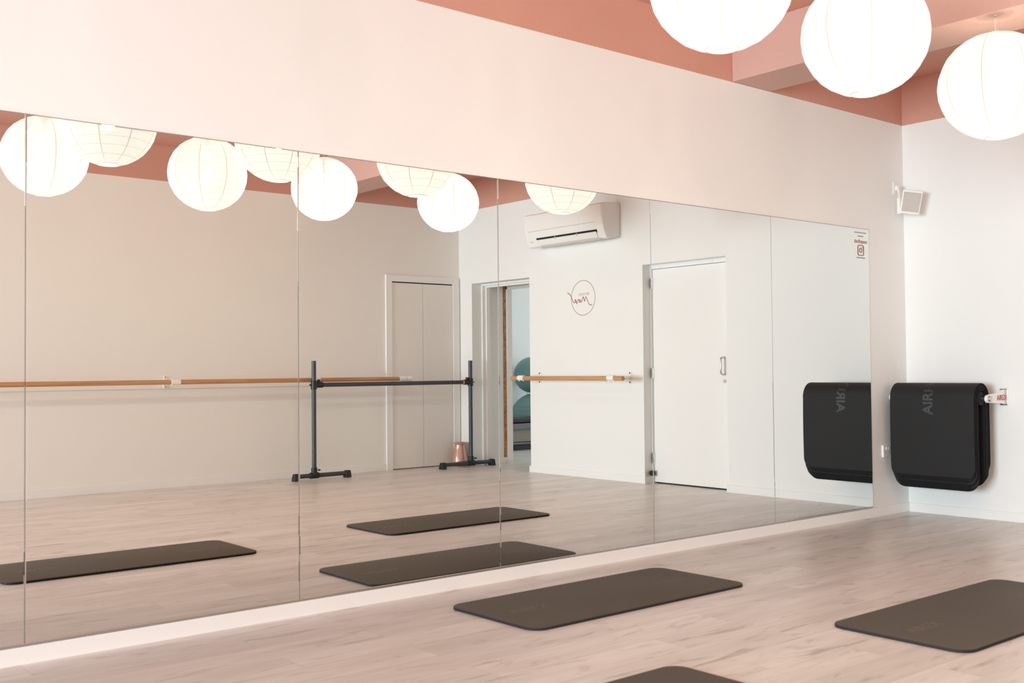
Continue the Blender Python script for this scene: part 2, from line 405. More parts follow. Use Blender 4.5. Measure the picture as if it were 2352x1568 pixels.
b.box(.268, .505, OPEN_B, OPEN_B + .014, 0, .07)
struct(b.build('trim_9', M['trim'], bevel=.002))
b = MB(); b.box(.475, 6.5, -8.2, -8.35, 0, 2.95); struct(b.build('wall_next_room_left', M['wall']))
b = MB(); b.box(.475, 6.5, -3.2, -3.05, 0, 2.95); struct(b.build('wall_next_room_right', M['wall']))
b = MB(); b.box(6.5, 6.65, -8.35, -7.9, 0, 2.95); b.box(6.5, 6.65, -4.2, -3.05, 0, 2.95); b.box(6.5, 6.65, -7.9, -4.2, 0, .8); b.box(6.5, 6.65, -7.9, -4.2, 2.4, 2.95)
struct(b.build('wall_next_room_end', M['wall']))
window('window_3', 'x', 6.57, -7.9, -4.2, .8, 2.4, 3)
b = MB(); b.box(.475, 6.65, -8.35, -3.05, 2.95, 3.05); struct(b.build('ceiling_next_room', M['wall']))

# exercise balls
def ball(loc, r, label):
    o = MB()
    prof = []
    for i in range(37):
        a = -PI / 2 + PI * i / 36
        rr = r + 0.0012 * math.sin(i * PI)            # smooth globe
        prof.append((max(rr * math.cos(a), .0005), rr * math.sin(a)))
    o.lathe(prof, 48)
    root = empty('exercise_ball', loc, label, 'exercise ball', 'exercise balls beyond the doorway')
    o.build('ball_shell', M['ball'], root, smooth=60)
    g = MB()
    for k in range(-3, 4):
        z = k * r * .16; q = math.sqrt(r * r - z * z) + .0005
        g.lathe([(q, z - .004), (q + .0022, z), (q, z + .004)], 48)
    g.build('grip_ring', M['ball'], root, smooth=60)
    v = MB().tube([(-r * .985, 0, .02), (-r * 1.004, 0, .02)], .008, 10); v.build('valve_plug', M['white_plastic'], root)
    return root
ball((2.98, -7.78, .375), .375, 'large teal exercise ball on the floor behind the low exercise bench')
ball((2.99, -7.86, .375 + .375 + .274), .27, 'smaller teal exercise ball stacked on top of the large floor ball')
# low reformer bench
rb = empty('exercise_bench', (2.7, -7.05, 0), 'low dark exercise bench with a black padded top beyond the doorway', 'exercise bench')
MB().box(-1.1, 1.1, -.28, .16, .37, .435).build('padded_top', M['bench_pad'], rb, bevel=.02)
MB().box(-1.15, 1.15, -.3, .18, .285, .365).build('rail', M['bench_rail'], rb, bevel=.006)
for y in (.182,):
    text_mesh('PILATES REFORMER', .05, M['bench_base'], frame_mtx((-.45, y, .325), (-1, 0, 0), (0, 0, 1)), parent=rb)
MB().box(-1.1, 1.1, -.26, .14, .11, .285).build('storage_box', M['bench_base'], rb, bevel=.004)
MB().box(-1.12, 1.12, -.29, .165, .075, .105).build('base_rail', M['bench_rail'], rb, bevel=.004)
MB().box(-1.12, 1.12, -.29, .17, 0, .068).build('base_plinth', M['bench_pad'], rb, bevel=.004)
so = empty('power_outlet', (3.24, -8.2, .75), 'small white power outlet low on the wall of the next room', 'power outlet')
MB().box(-.05, .05, 0, .01, -.04, .04).build('face_plate', M['white_plastic'], so, bevel=.003)
MB().box(-.03, -.01, .01, .014, -.01, .01).build('switch', M['grey_plastic'], so)

# ------------------------------------------------------------------ mirrors
MZ0, MZ1 = .0786, 2.1163
S0, PW = -.5048, 1.1749
lab = ['right end mirror panel, beside the white wall corner', 'second mirror panel from the right end', 'third mirror panel from the right, reflecting the logo',
       'fourth mirror panel from the right, reflecting the portable barre', 'wide mirror panel reflecting the row of lanterns at left',
       'leftmost mirror panel, cut by the edge of the photo', 'mirror panel beyond the left edge of the photo']
for k in range(7):
    x1 = S0 - PW * k - .0015; x0 = S0 - PW * (k + 1) + .0015
    if k == 0: x1 = S0
    w_ = x1 - x0; h_ = MZ1 - MZ0; bv = .0025
    root = empty('wall_mirror', ((x0 + x1) / 2, 0, MZ0), lab[k], 'mirror', 'wall mirror panels')
    hw = w_ / 2
    m = MB(); y0, y1 = -.0054, -.005       # flat silvered front with a narrow polished bevel all round
    P = [(-hw + bv, y0, bv), (hw - bv, y0, bv), (hw - bv, y0, h_ - bv), (-hw + bv, y0, h_ - bv)]
    m.add(P, [(0, 1, 2, 3)])
    m.build('mirror_face', M['mirror'], root)
    m = MB(); Q = [(-hw, y1, 0), (hw, y1, 0), (hw, y1, h_), (-hw, y1, h_)]
    m.add(P + Q, [(i, (i + 1) % 4, (i + 1) % 4 + 4, i + 4) for i in range(4)])
    m.build('bevelled_edge', M['mirror'], root)
    m = MB(); m.box(-hw - (.0009 if k < 6 else 0), hw + (.0009 if k else 0), -.0049, -.0005, 0, h_); m.build('glass_back', M['glass_edge'], root)
struct(MB().box(S0 - 7 * PW, S0 + .002, 0, -.010, MZ1 + .0005, MZ1 + .0055).build('trim_10', M['trim']))
struct(MB().box(S0 - 7 * PW, S0 + .002, 0, -.010, MZ0 - .007, MZ0 - .0005).build('trim_11', M['steel']))

# decal on the right end mirror
dc = empty('mirror_decal', (-.607, -.0068, 1.99), 'small coral lettering and camera symbol sticker on top right of mirror', 'sticker')
fm = lambda x, z: frame_mtx((x, -.0004, z), (1, 0, 0), (0, 0, 1))
text_mesh('#acfitspace', .037, M['decal_coral'], fm(0, .031), .0002, dc)
t = MB()
for j in range(22): t.box(-.078 + j * .0068, -.078 + j * .0068 + .0048, -.0006, -.0002, .092, .099)
t.build('small_print', M['decal_grey'], dc)
t = MB()
for j in range(9): t.box(-.035 + j * .0078, -.035 + j * .0078 + .0055, -.0006, -.0002, .066, .073)
t.build('small_print', M['decal_grey'], dc)
t = MB()
for j in range(15): t.box(-.054 + j * .0073, -.054 + j * .0073 + .0052, -.0006, -.0002, -.092, -.085)
t.build('small_print', M['decal_grey'], dc)
def ring2d(hx, hz, r, wdt, n=8):
    def rr(hx, hz, r):
        return [(cx + r * math.cos(a0 + PI / 2 * i / n), cz + r * math.sin(a0 + PI / 2 * i / n))
                for cx, cz, a0 in ((hx - r, hz - r, 0), (-hx + r, hz - r, PI / 2), (-hx + r, -hz + r, PI), (hx - r, -hz + r, 3 * PI / 2)) for i in range(n + 1)]
    return rr(hx, hz, r), rr(hx - wdt, hz - wdt, max(r - wdt, .001))
t = MB()
for (hx, hz, r, wd) in ((.040, .040, .016, .0075), (.019, .019, .0189, .0065)):
    o, i = ring2d(hx, hz, r, wd); n = len(o); vs = [(x, -.0005, z - .034) for x, z in o] + [(x, -.0005, z - .034) for x, z in i]
    t.add(vs, [(a, (a + 1) % n, (a + 1) % n + n, a + n) for a in range(n)])
t.box(.019, .025, -.0006, -.0004, -.016, -.010)
t.build('camera_symbol', M['decal_coral'], dc)

# ------------------------------------------------------------------ paper lanterns
def lantern(x, y, r, rot, label, zb=2.30):
    hr = r * .955
    top = PAINT + .003 if -2.055 < x < -1.655 else CEIL      # one hangs from the beam's underside
    root = empty('paper_lantern', (x, y, zb), label, 'paper lantern', 'round paper lanterns hanging from the ceiling', rz=rot)
    nr, ns = 15, 18
    rnd = random.Random(int(abs(x * 1000)) + int(abs(y * 977)))
    a0 = math.asin(.062 / r)
    prof = []
    for i in range(nr):
        a = -PI / 2 + a0 + (PI - 2 * a0) * i / (nr - 1)
        j_ = rnd.uniform(-.03, .03) if 0 < i < nr - 1 else 0
        prof.append((r * math.cos(a + j_), hr * math.sin(a + j_)))
    m = MB()
    tx, ty = rnd.uniform(-.02, .02), rnd.uniform(-.02, .02)        # rings sit slightly out of level
    for i, (pr, pz) in enumerate(prof):
        ph = rnd.uniform(0, 6.28)
        for j in range(ns * 2):
            a = 2 * PI * j / (ns * 2); q = (1.0 if j % 4 == 0 else .993) * (1 + .006 * math.sin(2 * a + ph))
            m.v.append((pr * q * math.cos(a), pr * q * math.sin(a), pz + (tx * math.cos(a) + ty * math.sin(a)) * pr))
    n = ns * 2
    for i in range(len(prof) - 1):
        for j in range(n):
            m.f.append((i * n + j, i * n + (j + 1) % n, (i + 1) * n + (j + 1) % n, (i + 1) * n + j)); m.mi.append(0)
    m.build('lamp_shade', M['paper'], root, smooth=60, loc=(0, 0, hr))
    zt = hr + hr * math.cos(a0)
    for z in (-hr * math.cos(a0), hr * math.cos(a0)):
        MB().tube([(.0635 * math.cos(2 * PI * j / 24), .0635 * math.sin(2 * PI * j / 24), z + hr) for j in range(25)], .0016, 6, cap=False).build('wire_ring', M['steel'], root)
    for z, nm, k_ in ((zt - .0015, 'top_light_block', 'paper'), (2 * hr - zt + .0015, 'bottom_light_block', 'paper_hole_glow')):  # added discs close the openings so the bulb casts no hot spots
        MB().lathe([(.0005, z), (.062, z)], 24).build(nm, M[k_], root)
    MB().tube([(-.063, 0, zt), (0, 0, zt - .004), (.063, 0, zt)], .0016, 6).build('wire_hanger', M['steel'], root)
    MB().tube([(0, 0, zt - .05), (0, 0, zt + .006)], .018, 16).build('lamp_holder', M['white_plastic'], root, smooth=True)
    MB().tube([(0, 0, zt), (0, 0, top - zb - .02)], .002, 8).build('cord', M['cord'], root)
    k_ = .28 if top < CEIL else 1.0                             # only a small hook under the beam
    MB().lathe([(.045 * k_, top - zb), (.045 * k_, top - zb - .012 * k_), (.03 * k_, top - zb - .026 * k_), (.004, top - zb - .03 * k_)], 24).build('ceiling_hook' if k_ < 1 else 'ceiling_rose', M['beam'] if k_ < 1 else M['white_plastic'], root, smooth=True)
    bl = MB().lathe([(.012, zt - .05), (.016, zt - .07), (.029, zt - .1), (.031, zt - .115), (.024, zt - .134), (.008, zt - .146), (.0005, zt - .147)], 20)
    bl.build('bulb', M['bulb'], root, smooth=True)
    ld = bpy.data.lights.new('bulb_light', 'POINT'); ld.energy = BULB * (.75 if x < -5 else 1) if y > -2.5 else BULB * 2.5; ld.color = (1.0, .92, .79); ld.shadow_soft_size = .035
    lo = bpy.data.objects.new('bulb_light', ld); COL.objects.link(lo); lo.parent = root; lo.location = (0, 0, hr - .02)
    return root
BULB = 37
lantern(-4.371, -1.786, .275, .20, 'white paper globe lantern cut by the top edge, nearest of the three', 2.312)
lantern(-3.33, -1.75, .280, .9, 'white paper globe lantern hanging in the middle of the three at right', 2.312)
lantern(-2.004, -1.702, .294, .45, 'white paper globe lantern nearest the far wall, cut by the right edge')
lantern(-5.43, -1.83, .272, 1.3, 'white paper lantern seen only in the left mirrors, half hidden behind another')
lantern(-5.40, -3.14, .282, .1, 'leftmost paper lantern in the mirror reflection, in the row away from the mirror')
lantern(-4.25, -3.13, .288, .7, 'round paper lantern reflected alone between two overlapping pairs')
lantern(-3.30, -3.08, .262, 2.0, 'paper lantern reflected across the mirror seam above the barre stand')
lantern(-2.09, -3.07, .268, 2.6, 'lowest reflected paper lantern, left of the air conditioner')

# ------------------------------------------------------------------ floor mats
def rr_poly(hx, hy, r, n=10):
    return [(cx + r * math.cos(a0 + PI / 2 * i / n), cy + r * math.sin(a0 + PI / 2 * i / n))
            for cx, cy, a0 in ((hx - r, hy - r, 0), (-hx + r, hy - r, PI / 2), (-hx + r, -hy + r, PI), (hx - r, -hy + r, 3 * PI / 2)) for i in range(n + 1)]
def floor_mat(x0, x1, y0, y1, rz, label):
    hx, hy = (x1 - x0) / 2, abs(y1 - y0) / 2
    root = empty('exercise_mat', ((x0 + x1) / 2, (y0 + y1) / 2, 0), label, 'exercise mat', 'exercise mats laid out on the floor', rz=rz)
    m = MB(); R0 = .075; T = .0135
    lv = [(0.0015, 0), (0, .002), (0, T - .003), (.0012, T - .001), (.0035, T)]
    n = None
    for k, (ins, z) in enumerate(lv):
        p = rr_poly(hx - ins, hy - ins, R0 - ins); n = len(p); m.v += [(a, b, z) for a, b in p]
    for k in range(len(lv) - 1):
        for j in range(n):
            m.f.append((k * n + j, k * n + (j + 1) % n, (k + 1) * n + (j + 1) % n, (k + 1) * n + j)); m.mi.append(1 if k < 3 else 0)
    m.f.append(tuple(reversed(range(n)))); m.mi.append(1)
    m.f.append(tuple((len(lv) - 1) * n + j for j in range(n))); m.mi.append(0)
    m.build('mat_pad', [M['floor_mat'], M['mat_edge']], root, smooth=50)
    for sx in (-1, 1):
        text_mesh('AIREX', .085, M['floor_print'], frame_mtx((sx * (hx - .24), 0, T + .0002), (1, 0, 0), (0, 1, 0)), .0002, root)
    return root
floor_mat(-4.605, -3.165, -.938, -.312, .004, 'dark brown exercise mat on the floor alongside the mirrors')
floor_mat(-3.605, -2.135, -2.315, -1.695, -.006, 'dark exercise mat at right, cut by the right edge of the photo')
floor_mat(-6.02, -4.560, -2.300, -1.675, .0, 'exercise mat at the bottom edge, only its far corner in frame')

# ------------------------------------------------------------------ hanging mats and their wall rack
RX, RZ = -.242, .874
def hanging_mat(k, zf, length, y0, y1, label):
    T = .0098; r = .0475 + T / 2 + .0104 * k
    arc = PI * r; ff = RZ - zf; fb = length - ff - arc
    NU, RC = 90, .085
    st = []
    us = sorted(set([length * i / NU for i in range(NU + 1)] + [RC * (1 - math.cos(PI / 2 * i / 10)) for i in range(11)] + [length - RC * (1 - math.cos(PI / 2 * i / 10)) for i in range(11)]))
    m = MB(); yc = (y0 + y1) / 2; hw = abs(y1 - y0) / 2
    ny = 7
    for u in us:
        if u < ff:                 # front flap, rising
            t_ = (ff - u) / ff
            px = RX - r + .010 * t_ * (1 - t_) * 4 * -.6 + .004 * t_; pz = RZ - (ff - u); nx, nz = -1, 0
        elif u < ff + arc:
            a = (u - ff) / r; px = RX - r * math.cos(a); pz = RZ + r * math.sin(a); nx, nz = -math.cos(a), math.sin(a)
        else:
            t_ = (u - ff - arc) / fb; px = RX + r + .012 * t_ * (1 - t_); pz = RZ - (u - ff - arc); nx, nz = 1, 0
        s_ = min(u, length - u)
        w_ = hw - (RC - math.sqrt(max(0, RC * RC - (RC - s_) ** 2)) if s_ < RC else 0)
        ring = []
        for j in range(ny): ring.append((yc - w_ + .002 + (2 * w_ - .004) * j / (ny - 1), T / 2))
        ring.append((yc + w_, T / 4)); ring.append((yc + w_, -T / 4))
        for j in range(ny): ring.append((yc + w_ - .002 - (2 * w_ - .004) * j / (ny - 1), -T / 2))
        ring.append((yc - w_, -T / 4)); ring.append((yc - w_, T / 4))
        m.v += [(px + nx * q, y, pz + nz * q) for y, q in ring]
    n = ny * 2 + 4
    for i in range(len(us) - 1):
        for j in range(n): m.f.append((i * n + j, i * n + (j + 1) % n, (i + 1) * n + (j + 1) % n, (i + 1) * n + j)); m.mi.append(1 if (ny - 1 <= j <= ny + 1 or j >= 2 * ny + 1 or us[i] < RC * .12 or us[i] > length - RC * .12) else 0)
    m.f.append(tuple(range(n))); m.f.append(tuple(reversed(range((len(us) - 1) * n, len(us) * n)))); m.mi += [1, 1]
    o = m.build('hanging_mat', [M['hang_mat'], M['hang_edge_shade']], smooth=45)
    tag(o, label, 'exercise mat', 'exercise mats folded over the wall rack'); return o
hl = ['black exercise mat hanging on the wall rack, innermost against the rod',
      'black hanging mat second from the rod on the wall rack', 'black hanging mat third from the rod on the wall rack',
      'black hanging mat fourth from the rod on the wall rack', 'black hanging mat directly under the outermost one on the rack',
      'outermost black exercise mat folded over the wall rack, with embossed lettering']
zs = [.222, .236, .250, .262, .285, .303]
for k in range(6):
    dy = [.004, -.006, .003, -.002, .005, 0][k]
    hm = hanging_mat(k, zs[k], 1.44, -.064 + dy, -.706 + dy, hl[k])
r_out = .0475 + .0104 * 5 + .0098
pr = text_mesh('AIREX', .105, M['mat_print'], frame_mtx((RX - r_out - .0062, -.366, .900), (0, 0, 1), (0, 1, 0)), .0003, None, 'lettering', 1.0, .0022)
# bend the print onto the mat where it runs over the top
for v in pr.data.vertices:
    t_ = max(0, (RZ - v.co.z) / (RZ - .303))
    off = (v.co.x - (RX - r_out - .0062))
    if v.co.z > RZ:
        a = (v.co.z - RZ) / r_out; v.co.x = RX - (r_out + .0004) * math.cos(a) + off; v.co.z = RZ + r_out * math.sin(a)
    else:
        v.co.x = RX - r_out - .0006 + off - .024 * t_ * (1 - t_) + .004 * t_
pr.parent = hm

rk = empty('mat_rack', (0, -.385, RZ), 'white wall rack with a steel rod holding the black mats', 'wall rack')
MB().tube([(RX, -.388, 0), (RX, .388, 0)], .012, 16).build('rod', M['steel'], rk, smooth=True)
MB().tube([(RX, -.318, 0), (RX, .318, 0)], .0462, 24).build('support_tube', M['mat_edge'], rk, smooth=True)
for s in (-1, 1):
    y = s * .365
    arm = [(-.006, -.046), (-.006, .060), (-.030, .058), (-.085, .040), (-.150, .033), (-.215, .031), (-.262, .022), (-.275, .004), (-.272, -.014), (-.255, -.028), (-.13, -.034), (-.04, -.038)]
    MB().prism(arm, 'y', y - .011, y + .011).build('arm', M['white_plastic'], rk, bevel=.003)
    MB().box(0, -.006, y - .028, y + .028, -.052, .066).build('wall_plate', M['steel'], rk, bevel=.002)
    MB().tube([(RX, y + s * .011, 0), (RX, y + s * .024, 0)], .020, 20).build('end_knob', M['steel'], rk, smooth=True)
text_mesh('AIREX', .052, M['tape_red'], frame_mtx((-.062, -.3765, .002), (1, 0, 0), (0, 0, 1)), .0004, rk, 'lettering', 1.0, .0012)

# ------------------------------------------------------------------ wall speaker
sp = empty('wall_speaker', (-.135, 0, 2.46), 'small white loudspeaker on an angled bracket in the wall corner', 'speaker')
MB().box(-.018, .018, 0, -.008, -.045, .048).build('wall_plate', M['white_plastic'], sp, bevel=.003)
b = MB()
b.lathe([(.0005, -.02), (.012, -.017), (.019, -.006), (.019, .006), (.012, .017), (.0005, .02)], 16, (0, -.026, 0))
b.tube([(0, -.026, 0), (-.006, -.045, -.03), (-.022, -.056, -.075), (-.030, -.060, -.12)], [.012, .009, .009, .010], 12)
b.build('ball_arm', M['white_plastic'], sp, smooth=True)
MB().tube([(-.030, -.060, -.085), (-.030, -.060, -.205)], .0165, 16).build('clamp', M['white_plastic'], sp, smooth=True, bevel=.003)
MB().tube([(-.030, -.062, -.120), (.00, -.085, -.125), (.045, -.105, -.128)], .008, 10).build('mounting_stem', M['grey_plastic'], sp, smooth=True)
nrm = Vector((-.80, -.585, -.16)).normalized()
side = nrm.cross(Vector((0, 0, 1))).normalized() * -1       # to the viewer's right
up = (-side).cross(nrm) * -1
up = nrm.cross(side) if nrm.cross(side).z > 0 else side.cross(nrm)
roll = Matrix.Rotation(math.radians(-9), 3, nrm)
side = roll @ side; up = roll @ up
ctr = Vector((-.188, -.172, 2.328)) - Vector((-.135, 0, 2.46))
mt = Matrix((side, up, nrm)).transposed().to_4x4(); mt.translation = ctr
s_ = MB()
prof = [(-.069, -.088), (.069, -.088), (.071, .088), (-.071, .088)]
def ring(z, sc, dx=0): return [mt @ Vector((x * sc, y * (.3 + .7 * sc), z)) for x, y in prof]
rings = [ring(-.075, .62), ring(-.02, .95), ring(.0, 1.0), ring(.006, .97)]
vs = [p for r_ in rings for p in r_]
s_.add(vs, [(i * 4 + j, i * 4 + (j + 1) % 4, (i + 1) * 4 + (j + 1) % 4, (i + 1) * 4 + j) for i in range(3) for j in range(4)] + [(0, 1, 2, 3), (12, 13, 14, 15)])
s_.build('cabinet', M['white_plastic'], sp, bevel=.003)
g = MB(); gp = [Vector((x * .88, y * .82, .0062)) for x, y in prof] + [Vector((x * .84, y * .78, .0095)) for x, y in prof]
g.add([mt @ p for p in gp], [(i, (i + 1) % 4, (i + 1) % 4 + 4, i + 4) for i in range(4)] + [(4, 5, 6, 7)])
tag(g.build('grille', M['grille'], sp), 'grey front grille')

# ------------------------------------------------------------------ power outlet beside the mats
po = empty('power_outlet', (-.310, 0, .475), 'white double power outlet on the wall, half hidden by the hanging mats', 'power outlet')
MB().box(-.058, .058, 0, -.014, -.045, .045).build('face_plate', M['white_plastic'], po, bevel=.004)
for x in (-.012, .012):
    MB().box(x - .006, x + .006, -.014, -.019, .012, .030).build('switch', M['white_plastic'], po, bevel=.001)
for cx in (-.032, .032):
    sl = MB(); sl.box(cx - .008, cx - .005, -.0138, -.0146, -.012, -.002); sl.box(cx + .005, cx + .008, -.0138, -.0146, -.012, -.002); sl.box(cx - .0015, cx + .0015, -.0138, -.0146, -.028, -.018)
    sl.build('socket', M['gap_shade'], po)

# ------------------------------------------------------------------ wall logo on the far wall
lg = empty('wall_logo', (-.0008, -3.587, 1.835), 'copper circle wall logo with lettering under the air conditioner', 'logo')
def ribbon(mb, pts, w, x=0.0):
    """flat vinyl line in the y-z plane"""
    P = [Vector(p) for p in pts]; n = len(P); vs = []
    for i, p in enumerate(P):
        d = (P[min(i + 1, n - 1)] - P[max(i - 1, 0)]); d = d.normalized() if d.length else Vector((1, 0))
        q = Vector((-d.y, d.x)) * w / 2
        vs += [(x, p.x + q.x, p.y + q.y), (x, p.x - q.x, p.y - q.y)]
    mb.add(vs, [(2 * i, 2 * i + 1, 2 * i + 3, 2 * i + 2) for i in range(n - 1)])
def smooth_pts(pts, it=2):
    for _ in range(it):
        q = [pts[0]]
        for a, b in zip(pts, pts[1:]): q += [(a[0] * .75 + b[0] * .25, a[1] * .75 + b[1] * .25), (a[0] * .25 + b[0] * .75, a[1] * .25 + b[1] * .75)]
        q.append(pts[-1]); pts = q
    return pts
c_ = MB(); ribbon(c_, [(.176 * math.cos(2 * PI * i / 96), .178 * math.sin(2 * PI * i / 96)) for i in range(97)], .0050)
c_.build('circle', M['copper_print'], lg)
stroke = [(0.132, -0.072), (0.12, -0.078), (0.108, -0.08), (0.091, -0.072), (0.074, -0.047), (0.06, -0.019), (0.046, 0.006), (0.043, 0.010), (0.040, 0.006), (0.033, -0.007), (0.024, -0.034), (0.023, -0.037), (0.021, -0.034), (0.013, -0.013), (0.004, 0.010), (0.002, 0.012), (-0.001, 0.008), (-0.009, -0.008), (-0.019, -0.035), (-0.027, -0.045), (-0.034, -0.038), (-0.035, -0.027), (-0.049, -0.019), (-0.061, -0.024), (-0.062, -0.038), (-0.052, -0.044), (-0.038, -0.039), (-0.034, -0.028), (-0.046, -0.02), (-0.061, -0.017), (-0.073, -0.008), (-0.081, -0.028), (-0.092, -0.055), (-0.093, -0.058), (-0.094, -0.054), (-0.1, -0.037), (-0.106, -0.016), (-0.116, -0.011), (-0.125, -0.017), (-0.121, -0.027), (-0.106, -0.029), (-0.109, -0.039), (-0.129, -0.045), (-0.147, -0.035), (-0.162, -0.01), (-0.176, 0.022), (-0.201, 0.048), (-0.234, 0.065)]
c_ = MB(); ribbon(c_, smooth_pts(stroke, 2), .0075, -.0004); c_.build('script_lettering', M['copper_print'], lg)
text_mesh('BEYOND', .036, M['pale_print'], frame_mtx((0, .011, .036), (0, -1, 0), (0, 0, 1)), .0002, lg, 'small_lettering', 1.08)

# ------------------------------------------------------------------ air conditioner
AY0, AY1 = -4.205, -3.045
ac = empty('air_conditioner', (0, (AY0 + AY1) / 2, 2.41), 'white split air conditioner mounted high on the far wall', 'air conditioner')
hw = (AY1 - AY0) / 2
def arcp(p): return p
body = [(.001, .006), (.001, .325), (-.02, .332), (-.225, .322), (-.252, .312), (-.258, .29), (-.256, .21), (-.248, .14), (-.236, .08), (-.225, .045), (-.192, -.02), (-.15, -.026), (-.06, -.012)]
MB().prism(body, 'y', -hw, hw).build('casing', M['white_plastic'], ac, smooth=30, bevel=.006)
pan = [(-.262, .305), (-.264, .285), (-.262, .21), (-.254, .145), (-.2475, .108), (-.242, .108), (-.25, .145), (-.256, .21), (-.258, .30)]
MB().prism(pan, 'y', -hw + .008, hw - .008).build('front_panel', M['white_plastic'], ac, smooth=30)
MB().prism([(-.2605, .138), (-.2565, .134), (-.250, .134), (-.255, .138)], 'y', -hw + .06, hw - .10).build('panel_groove', M['grey_plastic'], ac)
MB().prism([(-.2365, .062), (-.203, .008), (-.196, .014), (-.2285, .066)], 'y', -hw + .165, hw - .095).build('air_slot', M['gap_shade'], ac)
MB().prism([(-.232, .045), (-.236, .040), (-.206, -.012), (-.200, -.010)], 'y', -hw + .172, hw - .105).build('louver', M['white_plastic'], ac)
MB().prism([(-.198, -.012), (-.19, -.028), (-.15, -.032), (-.152, -.02)], 'y', -hw + .19, hw - .09).build('lower_louver', M['grey_plastic'], ac)
for y in (-.12, .2):
    MB().box(-.240, -.228, y - .004, y + .004, .030, .056).build('louver_clip', M['grey_plastic'], ac)
MB().box(-.2325, -.2255, -hw + .06, -hw + .10, .028, .034).build('display', M['grey_plastic'], ac)
MB().box(-.001, -.006, hw + .0005, hw + .002, .02, .32).build('side_joint', M['grey_plastic'], ac)

# ------------------------------------------------------------------ wall barres
BAR_Z = 1.018
def bracket(parent, along, x, y0, d, screws=True):
    """wall plate, arm and collar; along = 'x' (opposite wall, arm points +y) or 'y' (far wall, arm points -x)"""
    def T(a, b, z):     # a = along the bar, b = distance off the wall
        return (x + a, y0 + b, z) if along == 'x' else (-b, x + a, z)
    def bx(a0, a1, b0, b1, z0, z1):
        p = T(a0, b0, z0); q = T(a1, b1, z1); return MB().box(p[0], q[0], p[1], q[1], p[2], q[2])
    z = BAR_Z
    b_ = bx(-.02, .02, .0165 if along == 'x' else 0, .0225 if along == 'x' else .006, z - .062, z + .062).build('bracket_plate', M['white_plastic'], parent, bevel=.003)
    bx(-.012, .012, .006 if along == 'y' else .0225, d - .02, z - .02, z + .012).build('bracket_arm', M['white_plastic'], parent, bevel=.004)
    e = .006 if along == 'y' else .0225
    for q in (-.046, .046):
        MB().tube([T(0, e, z + q), T(0, e + .004, z + q)], .0075, 12).build('screw', M['steel'] if along == 'x' else M['black_plastic'], parent, smooth=True)
    collar(parent, along, x, y0, d)
def collar(parent, along, x, y0, d, ln=.045):
    def T(a, b, z): return (x + a, y0 + b, z) if along == 'x' else (-b, x + a, z)
    MB().tube([T(-ln, d, BAR_Z), T(ln, d, BAR_Z)], .0275, 20).build('collar', M['white_plastic'], parent, smooth=True, bevel=.002)
    for q in (-ln + .012, ln - .012):
        MB().tube([T(q, d, BAR_Z - .026), T(q, d, BAR_Z - .034)], .005, 8).build('collar_screw', M['steel'], parent)
D = .262
wb = empty('wall_barre', (0, 0, 0), 'long timber wall barre on the wall opposite the mirrors', 'barre')
yb = L_OPP + D
for a, b in ((-7.6, -5.55), (-5.50, -3.56), (-3.46, -2.11), (-2.00, -.965)):
    MB().tube([(a - .05, yb, BAR_Z), (b + .05, yb, BAR_Z)], .0225, 20).build('bar', M['barre_x'], wb, smooth=True)
for x in (-7.3, -5.52, -3.552, -.985): bracket(wb, 'x', x, L_OPP, D)
collar(wb, 'x', -2.055, L_OPP, D)
MB().tube([(-.935, yb, BAR_Z), (-.875, yb, BAR_Z), (-.868, yb, BAR_Z)], [.027, .027, .018], 20).build('end_cap', M['white_plastic'], wb, smooth=True)
wb2 = empty('wall_barre', (0, 0, 0), 'short timber barre on the far wall below the copper logo', 'barre')
MB().tube([(-D, -4.43, BAR_Z - .004), (-D, -2.775, BAR_Z - .004)], .0225, 20).build('bar', M['barre_y'], wb2, smooth=True)
bracket(wb2, 'y', -4.268, 0, D); bracket(wb2, 'y', -2.932, 0, D)

